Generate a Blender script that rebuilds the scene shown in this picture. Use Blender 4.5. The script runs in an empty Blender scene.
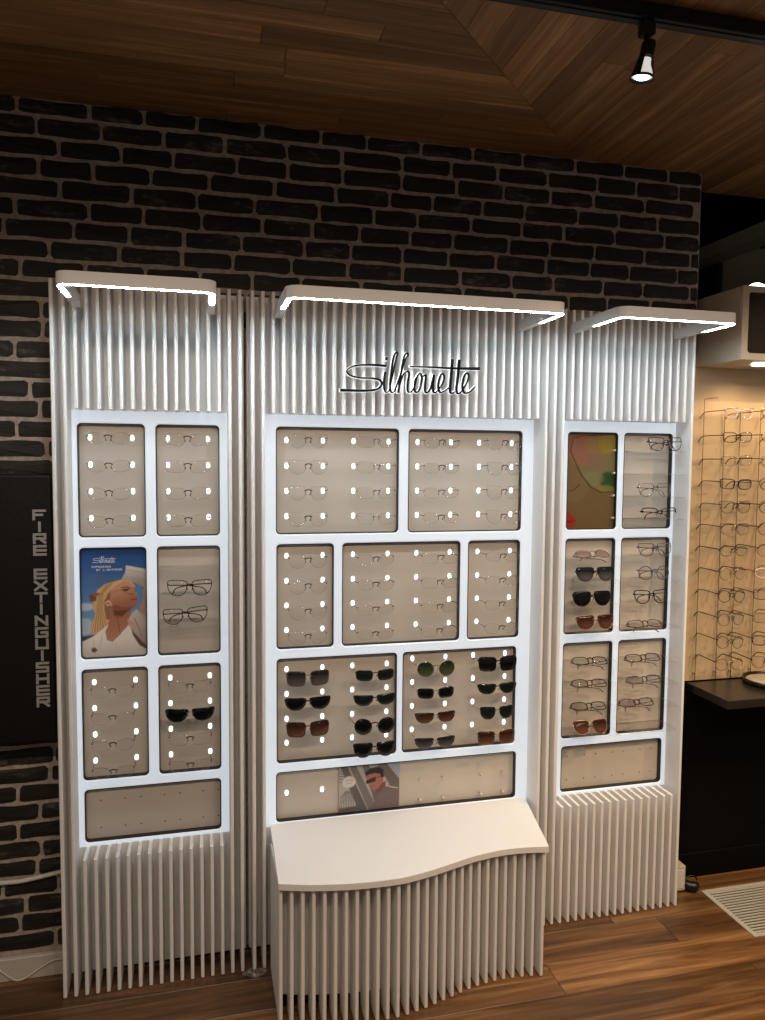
import bpy, bmesh, math, random
import numpy as np
from mathutils import Vector, Matrix
from mathutils.geometry import tessellate_polygon

random.seed(7)
SC = bpy.context.scene
COL = SC.collection

# ------------------------------------------------------------------ camera
F_PX, YAW, PITCH, ROLL = 750.457, math.radians(13.8005), math.radians(-3.75), math.radians(0.44576)
CAM = Vector((0, 0, 1.6))
fwd = Vector((math.sin(YAW) * math.cos(PITCH), math.cos(YAW) * math.cos(PITCH), math.sin(PITCH)))
r0 = Vector((math.cos(YAW), -math.sin(YAW), 0))
u0 = r0.cross(fwd)
rt = r0 * math.cos(ROLL) + u0 * math.sin(ROLL)
up = -r0 * math.sin(ROLL) + u0 * math.cos(ROLL)
cd = bpy.data.cameras.new('camera')
cam = bpy.data.objects.new('camera', cd)
COL.objects.link(cam)
M4 = Matrix((rt, up, -fwd)).transposed().to_4x4()
M4.translation = CAM
cam.matrix_world = M4
cd.sensor_fit = 'VERTICAL'
cd.sensor_height = 36.0
cd.lens = 36.0 * F_PX / 1020.0
cd.clip_start = 0.02
SC.camera = cam

def ray(u, v):
    return rt * ((u - 382.5) / F_PX) - up * ((v - 510) / F_PX) + fwd
def ony(u, v, y):
    d = ray(u, v); return CAM + d * ((y - CAM.y) / d.y)

# ------------------------------------------------------------------ world, exposure, large lights
w = bpy.data.worlds.new('world'); SC.world = w
w.use_nodes = True
w.node_tree.nodes['Background'].inputs[0].default_value = (1.0, 0.84, 0.70, 1)
w.node_tree.nodes['Background'].inputs[1].default_value = 0.16
SC.view_settings.view_transform = 'Standard'
SC.view_settings.look = 'None'
SC.view_settings.gamma = 1
SC.view_settings.exposure = 0.0
SC.view_settings.use_curve_mapping = False

def spot(name, loc, target, power, size_deg, col=(1, .72, .45), blend=.7, rad=.03):
    l = bpy.data.lights.new(name, 'SPOT')
    l.energy = power; l.color = col; l.spot_size = math.radians(size_deg); l.spot_blend = blend
    l.shadow_soft_size = rad
    o = bpy.data.objects.new(name, l); COL.objects.link(o)
    o.location = loc
    o.rotation_euler = (Vector(target) - Vector(loc)).to_track_quat('-Z', 'Y').to_euler()
    return o
# warm ceiling downlights of the shop, on the tracks behind and above the viewer, and one added fill lamp
spot('downlight_or_fill_lamp', (1.9, 0.9, 2.5), (1.9, 1.75, 0), 90, 75)
for lx, pw in ((-.75, 24), (-.15, 28), (.45, 28), (1.05, 28), (1.65, 28)):
    spot('downlight_or_fill_lamp', (lx, 0.1, 2.5), (lx, 2.1, 0.75), pw * 1.02, 76, (1, .79, .60), .6, .012)
spot('downlight_or_fill_lamp', (2.45, 1.15, 2.5), (2.2, 2.46, 1.15), 60, 70, (1, .72, .42), .8, .012)  # added lamp out of view, fills the tan wall from the front

# ------------------------------------------------------------------ materials
def nmat(name):
    m = bpy.data.materials.new(name); m.use_nodes = True
    nt = m.node_tree; b = nt.nodes['Principled BSDF']
    return m, nt, b
def N(nt, t, **kw):
    n = nt.nodes.new(t)
    for k, v in kw.items(): setattr(n, k, v)
    return n
def flat(name, col, rough=.5, metal=0, spec=.5, emit=None, es=0, noise=0, nscale=30, bump=0, coat=0):
    m, nt, b = nmat(name)
    b.inputs['Base Color'].default_value = (*col, 1)
    b.inputs['Roughness'].default_value = rough
    b.inputs['Metallic'].default_value = metal
    b.inputs['Specular IOR Level'].default_value = spec
    b.inputs['Coat Weight'].default_value = coat
    if emit:
        b.inputs['Emission Color'].default_value = (*emit, 1)
        b.inputs['Emission Strength'].default_value = es
    if noise or bump:
        tc = N(nt, 'ShaderNodeTexCoord'); no = N(nt, 'ShaderNodeTexNoise')
        no.inputs['Scale'].default_value = nscale; no.inputs['Detail'].default_value = 5
        nt.links.new(tc.outputs['Object'], no.inputs['Vector'])
        if noise:
            mx = N(nt, 'ShaderNodeMix', data_type='RGBA')
            mx.inputs[6].default_value = (*[c * (1 - noise) for c in col], 1)
            mx.inputs[7].default_value = (*[min(1, c * (1 + noise)) for c in col], 1)
            nt.links.new(no.outputs[0], mx.inputs[0]); nt.links.new(mx.outputs[2], b.inputs['Base Color'])
        if bump:
            bp = N(nt, 'ShaderNodeBump'); bp.inputs['Strength'].default_value = bump
            bp.inputs['Distance'].default_value = .003
            nt.links.new(no.outputs[0], bp.inputs['Height']); nt.links.new(bp.outputs[0], b.inputs['Normal'])
    return m
def emis(name, col, s):
    m, nt, b = nmat(name)
    b.inputs['Base Color'].default_value = (.9, .9, .9, 1)
    b.inputs['Emission Color'].default_value = (*col, 1)
    b.inputs['Emission Strength'].default_value = s
    return m
def wood(name, cols, rough, scale=(1.5, 22, 22), dark=.45, coat=0., rnd=1.0, bump=.15):
    """boards: grain along the local x axis, every board its own tone"""
    m, nt, b = nmat(name)
    tc = N(nt, 'ShaderNodeTexCoord'); oi = N(nt, 'ShaderNodeObjectInfo')
    ad = N(nt, 'ShaderNodeVectorMath', operation='ADD')
    ml = N(nt, 'ShaderNodeMath', operation='MULTIPLY'); ml.inputs[1].default_value = 40
    nt.links.new(oi.outputs['Random'], ml.inputs[0])
    nt.links.new(tc.outputs['Object'], ad.inputs[0]); nt.links.new(ml.outputs[0], ad.inputs[1])
    mp = N(nt, 'ShaderNodeMapping'); mp.inputs['Scale'].default_value = scale
    nt.links.new(ad.outputs[0], mp.inputs['Vector'])
    n1 = N(nt, 'ShaderNodeTexNoise'); n1.inputs['Scale'].default_value = 1.0; n1.inputs['Detail'].default_value = 8
    n1.inputs['Roughness'].default_value = .65; n1.inputs['Distortion'].default_value = .8
    nt.links.new(mp.outputs[0], n1.inputs['Vector'])
    cr = N(nt, 'ShaderNodeValToRGB')
    e = cr.color_ramp.elements
    e[0].position = .3; e[0].color = (*[c * dark for c in cols[0]], 1)
    e[1].position = .72; e[1].color = (*cols[1], 1)
    e2 = e.new(.5); e2.color = (*cols[0], 1)
    nt.links.new(n1.outputs[0], cr.inputs[0])
    hv = N(nt, 'ShaderNodeHueSaturation')
    mr = N(nt, 'ShaderNodeMapRange'); mr.inputs[3].default_value = 1 - .35 * rnd; mr.inputs[4].default_value = 1 + .45 * rnd
    nt.links.new(oi.outputs['Random'], mr.inputs[0]); nt.links.new(mr.outputs[0], hv.inputs['Value'])
    nt.links.new(cr.outputs[0], hv.inputs['Color']); nt.links.new(hv.outputs[0], b.inputs['Base Color'])
    b.inputs['Roughness'].default_value = rough
    b.inputs['Coat Weight'].default_value = coat; b.inputs['Coat Roughness'].default_value = .25
    bp = N(nt, 'ShaderNodeBump'); bp.inputs['Strength'].default_value = bump; bp.inputs['Distance'].default_value = .002
    nt.links.new(n1.outputs[0], bp.inputs['Height']); nt.links.new(bp.outputs[0], b.inputs['Normal'])
    return m
def brickmat():
    m, nt, b = nmat('black_brick')
    g = N(nt, 'ShaderNodeNewGeometry'); n1 = N(nt, 'ShaderNodeTexNoise'); n2 = N(nt, 'ShaderNodeTexNoise')
    n1.inputs['Scale'].default_value = 9; n1.inputs['Detail'].default_value = 6
    n2.inputs['Scale'].default_value = 45; n2.inputs['Detail'].default_value = 8; n2.inputs['Roughness'].default_value = .7
    mp = N(nt, 'ShaderNodeMapping'); mp.inputs['Scale'].default_value = (.6, 1, 1.6)
    nt.links.new(g.outputs['Position'], mp.inputs[0])
    nt.links.new(mp.outputs[0], n1.inputs['Vector']); nt.links.new(mp.outputs[0], n2.inputs['Vector'])
    r1 = N(nt, 'ShaderNodeValToRGB'); e = r1.color_ramp.elements
    e[0].position = .35; e[0].color = (.007, .006, .005, 1); e[1].position = .75; e[1].color = (.024, .019, .016, 1)
    nt.links.new(n1.outputs[0], r1.inputs[0])
    mu = N(nt, 'ShaderNodeMath', operation='MULTIPLY'); nt.links.new(n1.outputs[0], mu.inputs[0]); nt.links.new(n2.outputs[0], mu.inputs[1])
    r2 = N(nt, 'ShaderNodeValToRGB'); e = r2.color_ramp.elements
    e[0].position = .30; e[0].color = (0, 0, 0, 1); e[1].position = .44; e[1].color = (.6, .6, .6, 1)
    nt.links.new(mu.outputs[0], r2.inputs[0])
    mx = N(nt, 'ShaderNodeMix', data_type='RGBA'); mx.inputs[7].default_value = (.23, .19, .16, 1)
    nt.links.new(r2.outputs[0], mx.inputs[0]); nt.links.new(r1.outputs[0], mx.inputs[6]); nt.links.new(mx.outputs[2], b.inputs['Base Color'])
    b.inputs['Roughness'].default_value = .6
    bp = N(nt, 'ShaderNodeBump'); bp.inputs['Strength'].default_value = .6; bp.inputs['Distance'].default_value = .006
    nt.links.new(n2.outputs[0], bp.inputs['Height']); nt.links.new(bp.outputs[0], b.inputs['Normal'])
    return m
def clearmat(name, tint, gloss=.08, alpha=0.9, rough=.03):
    m = bpy.data.materials.new(name); m.use_nodes = True; nt = m.node_tree; nt.nodes.clear()
    out = N(nt, 'ShaderNodeOutputMaterial'); tr = N(nt, 'ShaderNodeBsdfTransparent'); gl = N(nt, 'ShaderNodeBsdfGlossy')
    tr.inputs[0].default_value = (*[c * alpha for c in tint], 1); gl.inputs[0].default_value = (1, 1, 1, 1); gl.inputs['Roughness'].default_value = rough
    mx = N(nt, 'ShaderNodeMixShader'); lw = N(nt, 'ShaderNodeLayerWeight'); lw.inputs[0].default_value = .25
    mr = N(nt, 'ShaderNodeMapRange'); mr.inputs[3].default_value = gloss * .5; mr.inputs[4].default_value = gloss * 5
    nt.links.new(lw.outputs['Fresnel'], mr.inputs[0]); nt.links.new(mr.outputs[0], mx.inputs[0])
    nt.links.new(tr.outputs[0], mx.inputs[1]); nt.links.new(gl.outputs[0], mx.inputs[2]); nt.links.new(mx.outputs[0], out.inputs[0])
    return m
def tintlens(name, top, bot):
    """sunglass lens with a graduated tint, darker at the brow"""
    m, nt, b = nmat(name)
    tc = N(nt, 'ShaderNodeTexCoord'); sp = N(nt, 'ShaderNodeSeparateXYZ'); mr = N(nt, 'ShaderNodeMapRange')
    mr.inputs[1].default_value = -.022; mr.inputs[2].default_value = .012
    nt.links.new(tc.outputs['Object'], sp.inputs[0]); nt.links.new(sp.outputs[2], mr.inputs[0])
    mx = N(nt, 'ShaderNodeMix', data_type='RGBA'); mx.inputs[6].default_value = (*bot, 1); mx.inputs[7].default_value = (*top, 1)
    nt.links.new(mr.outputs[0], mx.inputs[0]); nt.links.new(mx.outputs[2], b.inputs['Base Color'])
    b.inputs['Roughness'].default_value = .08; b.inputs['Specular IOR Level'].default_value = .25
    b.inputs['Alpha'].default_value = .96
    return m
def vcmat(name, rough=.35):
    m, nt, b = nmat(name)
    a = N(nt, 'ShaderNodeAttribute', attribute_name='print')
    nt.links.new(a.outputs['Color'], b.inputs['Base Color']); b.inputs['Roughness'].default_value = rough
    return m

MT = dict(
    white=flat('white_lacquer', (.88, .87, .86), .6, spec=.3),
    board=flat('white_board', (.88, .87, .86), .5),
    panel=flat('backlit_acrylic', (.52, .54, .56), .3, emit=(.77, .88, 1.0), es=.52),
    tan=flat('tan_board', (.57, .52, .46), .38, noise=.04, nscale=6),
    rim=flat('dark_tray_rim', (.012, .012, .013), .35),
    led=emis('led_diffuser', (.80, .93, 1.0), 108),
    slot=emis('slot_glow', (.95, .98, 1.0), 2.2),
    mortar=flat('mortar', (.45, .385, .33), .95, noise=.65, nscale=60, bump=.9),
    brick=brickmat(),
    floor=wood('floor_laminate', ((.165, .075, .027), (.37, .195, .078)), .36, scale=(1.4, 24, 24), dark=.28, coat=.15, bump=.2),
    ceil=wood('ceiling_board', ((.31, .155, .055), (.56, .33, .14)), .5, scale=(1.2, 30, 30), dark=.6, rnd=.8),
    black=flat('black_satin', (.008, .008, .008), .35),
    blackm=flat('black_metal', (.012, .012, .012), .4, .3),
    chrome=flat('chrome', (.8, .8, .8), .15, 1),
    bulb=emis('lamp_glass', (1.0, .98, .92), 5),
    bulbdim=emis('lamp_reflector', (1.0, .97, .9), .6),
    leather=flat('black_vinyl', (.006, .0055, .0055), .45, spec=.25, noise=.2, nscale=250, bump=.35),
    grey=flat('grey_vinyl_letter', (.33, .32, .31), .45),
    base=flat('baseboard_paint', (.62, .57, .50), .5),
    cable=flat('white_cable', (.72, .69, .64), .45),
    cream=flat('cream_laminate', (.62, .54, .44), .42),
    twall=flat('tan_wall', (.56, .42, .26), .55, noise=.08, nscale=8),
    slab=flat('dark_countertop', (.022, .018, .015), .28, noise=.2, nscale=40),
    blackw=flat('black_panel', (.0022, .002, .002), .55, spec=.12),
    screen=flat('dark_door_glass', (.025, .018, .014), .18),
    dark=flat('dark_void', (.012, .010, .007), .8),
    duct=flat('grey_duct', (.42, .38, .28), .6),
    olive=flat('olive_paint', (.13, .115, .07), .7),
    vent=flat('vent_metal', (.54, .50, .43), .45),
    plug=flat('beige_plastic', (.62, .54, .43), .5),
    logo=flat('black_lettering', (.004, .004, .004), .6, spec=.1),
    halo=emis('halo_acrylic', (.93, .97, 1.0), .9),
    acry=clearmat('clear_acrylic', (1, 1, 1), .05, .985),
    lens=clearmat('clear_lens', (.995, .99, .98), .05, .985),
    lensedge=flat('lens_edge', (.30, .28, .26), .25),
    wire=flat('dark_wire', (.02, .016, .014), .35, .3),
    gold=flat('gold_wire', (.55, .40, .22), .25, .9),
    steel=flat('steel_wire', (.30, .29, .28), .25, .9),
    fblack=flat('black_acetate', (.008, .007, .008), .22),
    fnavy=flat('navy_acetate', (.010, .014, .045), .25),
    fwine=flat('wine_acetate', (.06, .012, .014), .25),
    fred=flat('red_acetate', (.45, .04, .03), .3),
    fgrey=flat('grey_acetate', (.13, .12, .12), .3),
    fbrown=flat('brown_acetate', (.05, .018, .010), .25),
    fpearl=flat('pearl_acetate', (.75, .70, .62), .3),
    frose=flat('rose_metal', (.42, .24, .18), .25, .8),
    fslate=flat('slate_metal', (.10, .10, .13), .3, .5),
    sblack=tintlens('tint_black', (.004, .004, .004), (.006, .006, .006)),
    sgrey=tintlens('tint_grey', (.012, .012, .014), (.14, .125, .125)),
    sgreen=tintlens('tint_green', (.012, .020, .010), (.10, .13, .05)),
    sbrown=tintlens('tint_brown', (.030, .010, .005), (.17, .075, .045)),
    srose=tintlens('tint_rose', (.16, .10, .085), (.30, .20, .16)),
    dgrn=tintlens('tint_forest', (.006, .009, .007), (.014, .020, .014)),
    print=vcmat('poster_print'),
    ink=flat('white_ink', (.80, .82, .86), .5),
    scrap=clearmat('crumpled_film', (.95, .95, .93), .35, .92, .12),
    blacktray=flat('tray_black', (.010, .009, .008), .3),
    pad=flat('tray_pad', (.55, .47, .36), .7, noise=.05),
)

# ------------------------------------------------------------------ mesh helpers
def mk(name, mesh, mat=None, parent=None, loc=None):
    o = bpy.data.objects.new(name, mesh); COL.objects.link(o)
    if mat is not None and len(mesh.materials) == 0: mesh.materials.append(MT[mat])
    if parent is not None: o.parent = parent
    if loc is not None: o.location = loc
    return o
def raw(name, vs, fs, smooth=False):
    me = bpy.data.meshes.new(name); me.from_pydata([tuple(v) for v in vs], [], fs)
    bm = bmesh.new(); bm.from_mesh(me); bmesh.ops.recalc_face_normals(bm, faces=bm.faces); bm.to_mesh(me); bm.free()
    if smooth:
        for p in me.polygons: p.use_smooth = True
    me.update(); return me
def box(name, a, b, bev=0, seg=1):
    x0, y0, z0 = a; x1, y1, z1 = b
    bm = bmesh.new()
    bmesh.ops.create_cube(bm, size=1)
    for v in bm.verts:
        v.co = Vector(((x0 + x1) / 2 + v.co.x * (x1 - x0), (y0 + y1) / 2 + v.co.y * (y1 - y0), (z0 + z1) / 2 + v.co.z * (z1 - z0)))
    if bev: bmesh.ops.bevel(bm, geom=bm.edges[:], offset=bev, segments=seg, affect='EDGES', profile=.6)
    me = bpy.data.meshes.new(name); bm.to_mesh(me); bm.free(); return me
def prism(name, pts, z0, z1):
    n = len(pts)
    vs = [(x, y, z0) for x, y in pts] + [(x, y, z1) for x, y in pts]
    fs = [tuple(range(n)), tuple(range(n, 2 * n))] + [(i, (i + 1) % n, n + (i + 1) % n, n + i) for i in range(n)]
    return raw(name, vs, fs)
def tube(name, pts, r, sides=6, radii=None, closed=False, cap=True):
    pts = [Vector(p) for p in pts]; n = len(pts); vs = []; fs = []
    prev = None
    for i, p in enumerate(pts):
        if closed: t = pts[(i + 1) % n] - pts[i - 1]
        else: t = pts[min(i + 1, n - 1)] - pts[max(i - 1, 0)]
        t.normalize()
        if prev is None:
            a = Vector((0, 0, 1)) if abs(t.z) < .9 else Vector((0, 1, 0))
            prev = t.cross(a).normalized()
        prev = (prev - t * prev.dot(t)).normalized()
        b = t.cross(prev); rr = radii[i] if radii else r
        for k in range(sides):
            an = 2 * math.pi * k / sides
            vs.append(p + (prev * math.cos(an) + b * math.sin(an)) * rr)
    m = n if closed else n - 1
    for i in range(m):
        j = (i + 1) % n
        for k in range(sides):
            k2 = (k + 1) % sides
            fs.append((i * sides + k, i * sides + k2, j * sides + k2, j * sides + k))
    if not closed and cap:
        fs.append(tuple(range(sides))); fs.append(tuple(range((n - 1) * sides, n * sides)))
    return raw(name, vs, fs, True)
def lathe(name, prof, seg=24, skip=None):
    vs = []; fs = []
    for r, z in prof:
        for k in range(seg):
            a = 2 * math.pi * k / seg; vs.append((r * math.cos(a), r * math.sin(a), z))
    for i in range(len(prof) - 1):
        for k in range(seg):
            if skip and skip(i, k): continue
            k2 = (k + 1) % seg
            fs.append((i * seg + k, i * seg + k2, (i + 1) * seg + k2, (i + 1) * seg + k))
    return raw(name, vs, fs, True)
def rrect(x0, x1, z0, z1, r, n=4):
    out = []
    for cx, cz, a0 in ((x1 - r, z1 - r, 0), (x0 + r, z1 - r, 90), (x0 + r, z0 + r, 180), (x1 - r, z0 + r, 270)):
        for i in range(n + 1):
            a = math.radians(a0 + 90 * i / n); out.append((cx + r * math.cos(a), cz + r * math.sin(a)))
    return out
def catmull(p, sub=6):
    p = [np.array(q, float) for q in p]; q = [2 * p[0] - p[1]] + p + [2 * p[-1] - p[-2]]; out = []
    for i in range(1, len(q) - 2):
        for k in range(sub):
            t = k / sub
            out.append(.5 * (2 * q[i] + (q[i + 1] - q[i - 1]) * t + (2 * q[i - 1] - 5 * q[i] + 4 * q[i + 1] - q[i + 2]) * t * t + (3 * q[i] - q[i - 1] - 3 * q[i + 1] + q[i + 2]) * t ** 3))
    out.append(p[-1]); return out
def empty(name, loc=(0, 0, 0)):
    o = bpy.data.objects.new(name, None); COL.objects.link(o); o.location = loc; o.empty_display_size = .05; return o
def tag(o, label, cat, group=None):
    o['label'] = label; o['category'] = cat
    if group: o['group'] = group
    return o
def struct(o):
    o['kind'] = 'structure'; return o

# ------------------------------------------------------------------ key planes
Y_WALL, Y_FIN, Y_PAN, Y_BRD = 2.42, 2.285, 2.37, 2.392
Z_CEIL = 2.638
X_END = 1.767

# ------------------------------------------------------------------ brick wall
wall = struct(mk('wall_back', box('wall_back', (-1.6, Y_WALL, 0), (X_END, Y_WALL + .12, Z_CEIL)), 'mortar'))
def brick_mesh(i):
    rnd = random.Random(i); L, H = .17, .0475
    base = [(-.5, -.36), (-.46, -.5), (-.2, -.5), (.15, -.5), (.45, -.5), (.5, -.37), (.5, .35), (.45, .5), (.1, .5), (-.22, .5), (-.46, .5), (-.5, .33)]
    front = []; back = []
    for x, z in base:
        jx, jz = rnd.uniform(-.0022, .0022), rnd.uniform(-.0024, .0024)
        X, Z = x * L + jx, z * H + jz
        back.append((X, .004, Z)); front.append((X * .978, -rnd.uniform(.003, .006), Z * .90))
    n = len(base); c = [(-.05 + rnd.uniform(-.02, .02), -.0062, 0)]
    vs = front + back + c
    fs = [(k, (k + 1) % n, 2 * n) for k in range(n)] + [(k, (k + 1) % n, n + (k + 1) % n, n + k) for k in range(n)]
    me = raw('brick', vs, fs); me.materials.append(MT['brick']); return me
BR = [brick_mesh(i) for i in range(9)]
PITCH_B = .0583; Z0B = 2.0655
FAR_V, FAR_F = [], []     # bricks beyond the edge of the view, joined
k = 0
for c in range(-35, 11):
    zc = Z0B + c * PITCH_B + PITCH_B / 2
    if zc < .10 or zc > Z_CEIL: continue
    rnd = random.Random(100 + c)
    x = -1.45 - rnd.random() * .17
    xmax = X_END if zc > 2.02 else -.37
    while x < xmax:
        L = rnd.uniform(.145, .205)
        x1 = min(x + L, X_END) if zc > 2.02 else x + L
        if x1 - x > .03:
            sz = 1.0
            top = zc + PITCH_B * .45
            zz = zc
            if top > Z_CEIL: sz = max(.3, (Z_CEIL - (zc - PITCH_B * .45)) / (PITCH_B * .9)); zz = zc - PITCH_B * .45 * (1 - sz)
            if x1 < -.64:
                bm_, sx_ = BR[rnd.randrange(9)], (x1 - x - .0085) / .17
                o_ = len(FAR_V)
                FAR_V += [(v.co.x * sx_ + (x + x1) / 2, v.co.y + Y_WALL, v.co.z * sz + zz) for v in bm_.vertices]
                FAR_F += [tuple(i + o_ for i in p_.vertices) for p_ in bm_.polygons]
                x = x1
                continue
            o = mk('brick', BR[rnd.randrange(9)], None, wall, ((x + x1) / 2, Y_WALL, zz))
            o.scale = ((x1 - x - .0085) / .17, rnd.uniform(.7, 1.25), sz * rnd.uniform(1.0, 1.1))
            o.rotation_euler = (rnd.uniform(-.02, .02), rnd.uniform(-.012, .012), rnd.uniform(-.01, .01))
        x = x1
        if x >= X_END: break
    if zc <= 2.02:      # sliver of wall between the end unit and the tan wall
        x = X_END - rnd.uniform(.09, .17)
        o = mk('brick', BR[rnd.randrange(9)], None, wall, ((x + X_END) / 2, Y_WALL, zc))
        o.scale = ((X_END - x - .0085) / .17, rnd.uniform(.7, 1.25), rnd.uniform(1.0, 1.1))
far = mk('bricks', raw('bricks', FAR_V, FAR_F), 'brick', wall)
far['kind'] = 'stuff'

# ------------------------------------------------------------------ floor
floor = struct(mk('floor', box('floor', (-3, -2.5, -.06), (4, 2.6, -.012)), 'dark'))
PW = .14
row = 0
for r in range(-1, 14):
    y1 = 2.525 - r * PW; y0 = y1 - PW + .0012
    if y0 < .55: break
    if r < 0: y0, y1 = 2.5262, 2.56
    rnd = random.Random(40 + r)
    start = {4: 1.065 - 1.22 * 2, 5: 1.71 - 1.22 * 3, 2: 1.395 - 1.22 * 2}.get(r + 1, -1.4 - rnd.random() * 1.1)
    x = start
    while x < 3.2:
        pts = [(x + .0006, y0), (x + 1.2194, y0), (x + 1.2194, y1), (x + .0006, y1)]
        cx, cy = x + .61, (y0 + y1) / 2
        me = box('plank', (-.6094, -(y1 - y0) / 2, -.012), (.6094, (y1 - y0) / 2, 0), .0012)
        mk('plank', me, 'floor', floor, (cx, cy, 0))
        x += 1.22

# ------------------------------------------------------------------ ceiling with mitred boards
ceil = struct(mk('ceiling', box('ceiling', (-3, -2.5, Z_CEIL + .012), (4, 2.6, Z_CEIL + .06)), 'dark'))
CW = .0785; G = .0008
def clipped(poly, keep):   # half-plane clip, keep(p) >= 0
    out = []
    for i in range(len(poly)):
        a, b = poly[i], poly[(i + 1) % len(poly)]; da, db = keep(a), keep(b)
        if da >= 0: out.append(a)
        if da * db < 0:
            t = da / (da - db); out.append((a[0] + t * (b[0] - a[0]), a[1] + t * (b[1] - a[1])))
    return out
K = 1.146
for r in range(0, 21):
    y1 = 2.4345 - r * CW; y0 = y1 - CW
    if r == 0: y1 = 2.42
    rnd = random.Random(300 + r); x = -1.9 + rnd.random() * .7
    xe = y1 - K + .05
    cuts = [-2.2]
    while x < xe: cuts.append(x); x += rnd.uniform(.7, 1.2)
    cuts.append(xe + .2)
    for a, b in zip(cuts[:-1], cuts[1:]):
        p = clipped([(a + G, y0 + G), (b - G, y0 + G), (b - G, y1 - G), (a + G, y1 - G)], lambda q: (q[1] - K - .001) - q[0])
        if len(p) >= 3:
            cx, cy = (a + b) / 2, (y0 + y1) / 2
            mk('plank', prism('plank', [(u - cx, v - cy) for u, v in p], 0, .013), 'ceil', ceil, (cx, cy, Z_CEIL))
for r in range(0, 46):
    x0 = -.62 + r * CW; x1 = x0 + CW
    rnd = random.Random(500 + r)
    ymax = 2.58 if x0 > X_END - .05 else 2.42
    cuts = [ymax]; y = ymax - rnd.uniform(.5, 1.4)
    while y > .3: cuts.append(y); y -= rnd.uniform(.8, 1.3)
    cuts.append(.2)
    for b, a in zip(cuts[:-1], cuts[1:]):
        p = clipped([(x0 + G, a + G), (x1 - G, a + G), (x1 - G, b - G), (x0 + G, b - G)], lambda q: q[0] - (q[1] - K + .001))
        if len(p) >= 3:
            cx, cy = (x0 + x1) / 2, (a + b) / 2
            o = mk('plank', prism('plank', [((v - cy), -(u - cx)) for u, v in p], 0, .013), 'ceil', ceil, (cx, cy, Z_CEIL))
            o.rotation_euler = (0, 0, math.pi / 2)

# ------------------------------------------------------------------ baseboard, right hand wall parts
struct(mk('baseboard_back', box('baseboard_back', (-1.6, 2.402, 0), (-.37, 2.4195, .072), .003), 'base'))
struct(mk('wall_right', box('wall_right', (X_END + .003, 2.46, .77), (3.4, 2.5, 2.0)), 'twall'))
struct(mk('wall_right_lower', box('wall_right_lower', (X_END + .003, 2.44, .1), (3.4, 2.5, .7695)), 'blackw'))
struct(mk('baseboard_right', box('baseboard_right', (X_END + .003, 2.436, 0), (3.4, 2.5, .0985), .002), 'blackw'))
# dark space above the cabinet
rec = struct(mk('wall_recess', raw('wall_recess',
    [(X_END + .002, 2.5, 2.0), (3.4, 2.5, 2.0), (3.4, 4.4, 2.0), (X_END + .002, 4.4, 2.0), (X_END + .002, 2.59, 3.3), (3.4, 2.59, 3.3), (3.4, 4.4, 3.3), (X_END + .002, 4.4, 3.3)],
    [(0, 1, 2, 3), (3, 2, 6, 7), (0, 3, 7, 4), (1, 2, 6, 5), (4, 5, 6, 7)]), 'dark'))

# ------------------------------------------------------------------ display units
def fin_mesh(z0, z1, yb=2.3745, yf=Y_FIN, t=.0102):
    h = t / 2; c = .0022
    pts = [(-h, yb), (-h, yf + c), (-h + c, yf), (h - c, yf), (h, yf + c), (h, yb)]
    me = prism('fin', pts, z0, z1); me.materials.append(MT['white']); return me
Z_TOP, Z_PT, Z_PB = 2.100, 1.742, .416
FULL, UPPER, LOWER, LOWER_BENCH = fin_mesh(.003, Z_TOP), fin_mesh(Z_PT, Z_TOP), fin_mesh(.003, Z_PB), fin_mesh(.003, .4055)
R1, R2, R3, RW = (1.365, 1.705), (.996, 1.334), (.622, .965), (.427, .593)
def hole_panel(x0, x1, z0, z1, holes):
    outer = [(x0, z0), (x1, z0), (x1, z1), (x0, z1)]
    vs = []; fs = []; loops = [outer]
    hs = []
    for a, b, c, d in holes:
        loops.append(rrect(a - .004, b + .004, c - .004, d + .004, .017)[::-1]); hs.append(rrect(a, b, c, d, .013)[::-1])
    flatl = [p for l in loops for p in l]
    tris = tessellate_polygon([[Vector((x, z, 0)) for x, z in l] for l in loops])
    vs = [(x, Y_PAN, z) for x, z in flatl]
    fs = [tuple(t) for t in tris]
    off = 4
    for l, h in zip(loops[1:], hs):
        n = len(l); b = len(vs)
        vs += [(x, Y_PAN + .0035, z) for x, z in h] + [(x, Y_PAN + .007, z) for x, z in h]
        for i in range(n):
            j = (i + 1) % n
            fs.append((off + i, off + j, b + j, b + i)); fs.append((b + i, b + j, b + n + j, b + n + i))
        off += n
    b = len(vs); vs += [(x, Y_PAN + .006, z) for x, z in outer]
    for i in range(4): fs.append((i, (i + 1) % 4, b + (i + 1) % 4, b + i))
    me = bpy.data.meshes.new('panel'); me.from_pydata(vs, [], fs)
    bm = bmesh.new(); bm.from_mesh(me); bmesh.ops.recalc_face_normals(bm, faces=bm.faces); bm.to_mesh(me); bm.free()
    return me
def tray(unit, a, b, c, d):
    o = rrect(a, b, c, d, .013); n = len(o)
    t = mk('tray', prism_y('tray', o, Y_BRD, Y_BRD + .004), 'tan', unit)
    i1 = rrect(a + .003, b - .003, c + .003, d - .003, .011)
    vs = [(x, Y_PAN + .004, z) for x, z in o] + [(x, Y_PAN + .004, z) for x, z in i1] + [(x, Y_BRD, z) for x, z in i1] + [(x, Y_BRD + .002, z) for x, z in o]
    fs = []
    for i in range(n):
        j = (i + 1) % n
        for s in range(3): fs.append((s * n + i, s * n + j, (s + 1) * n + j, (s + 1) * n + i))
    mk('tray_rim', raw('tray_rim', vs, fs), 'rim', t)
    return t
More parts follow.
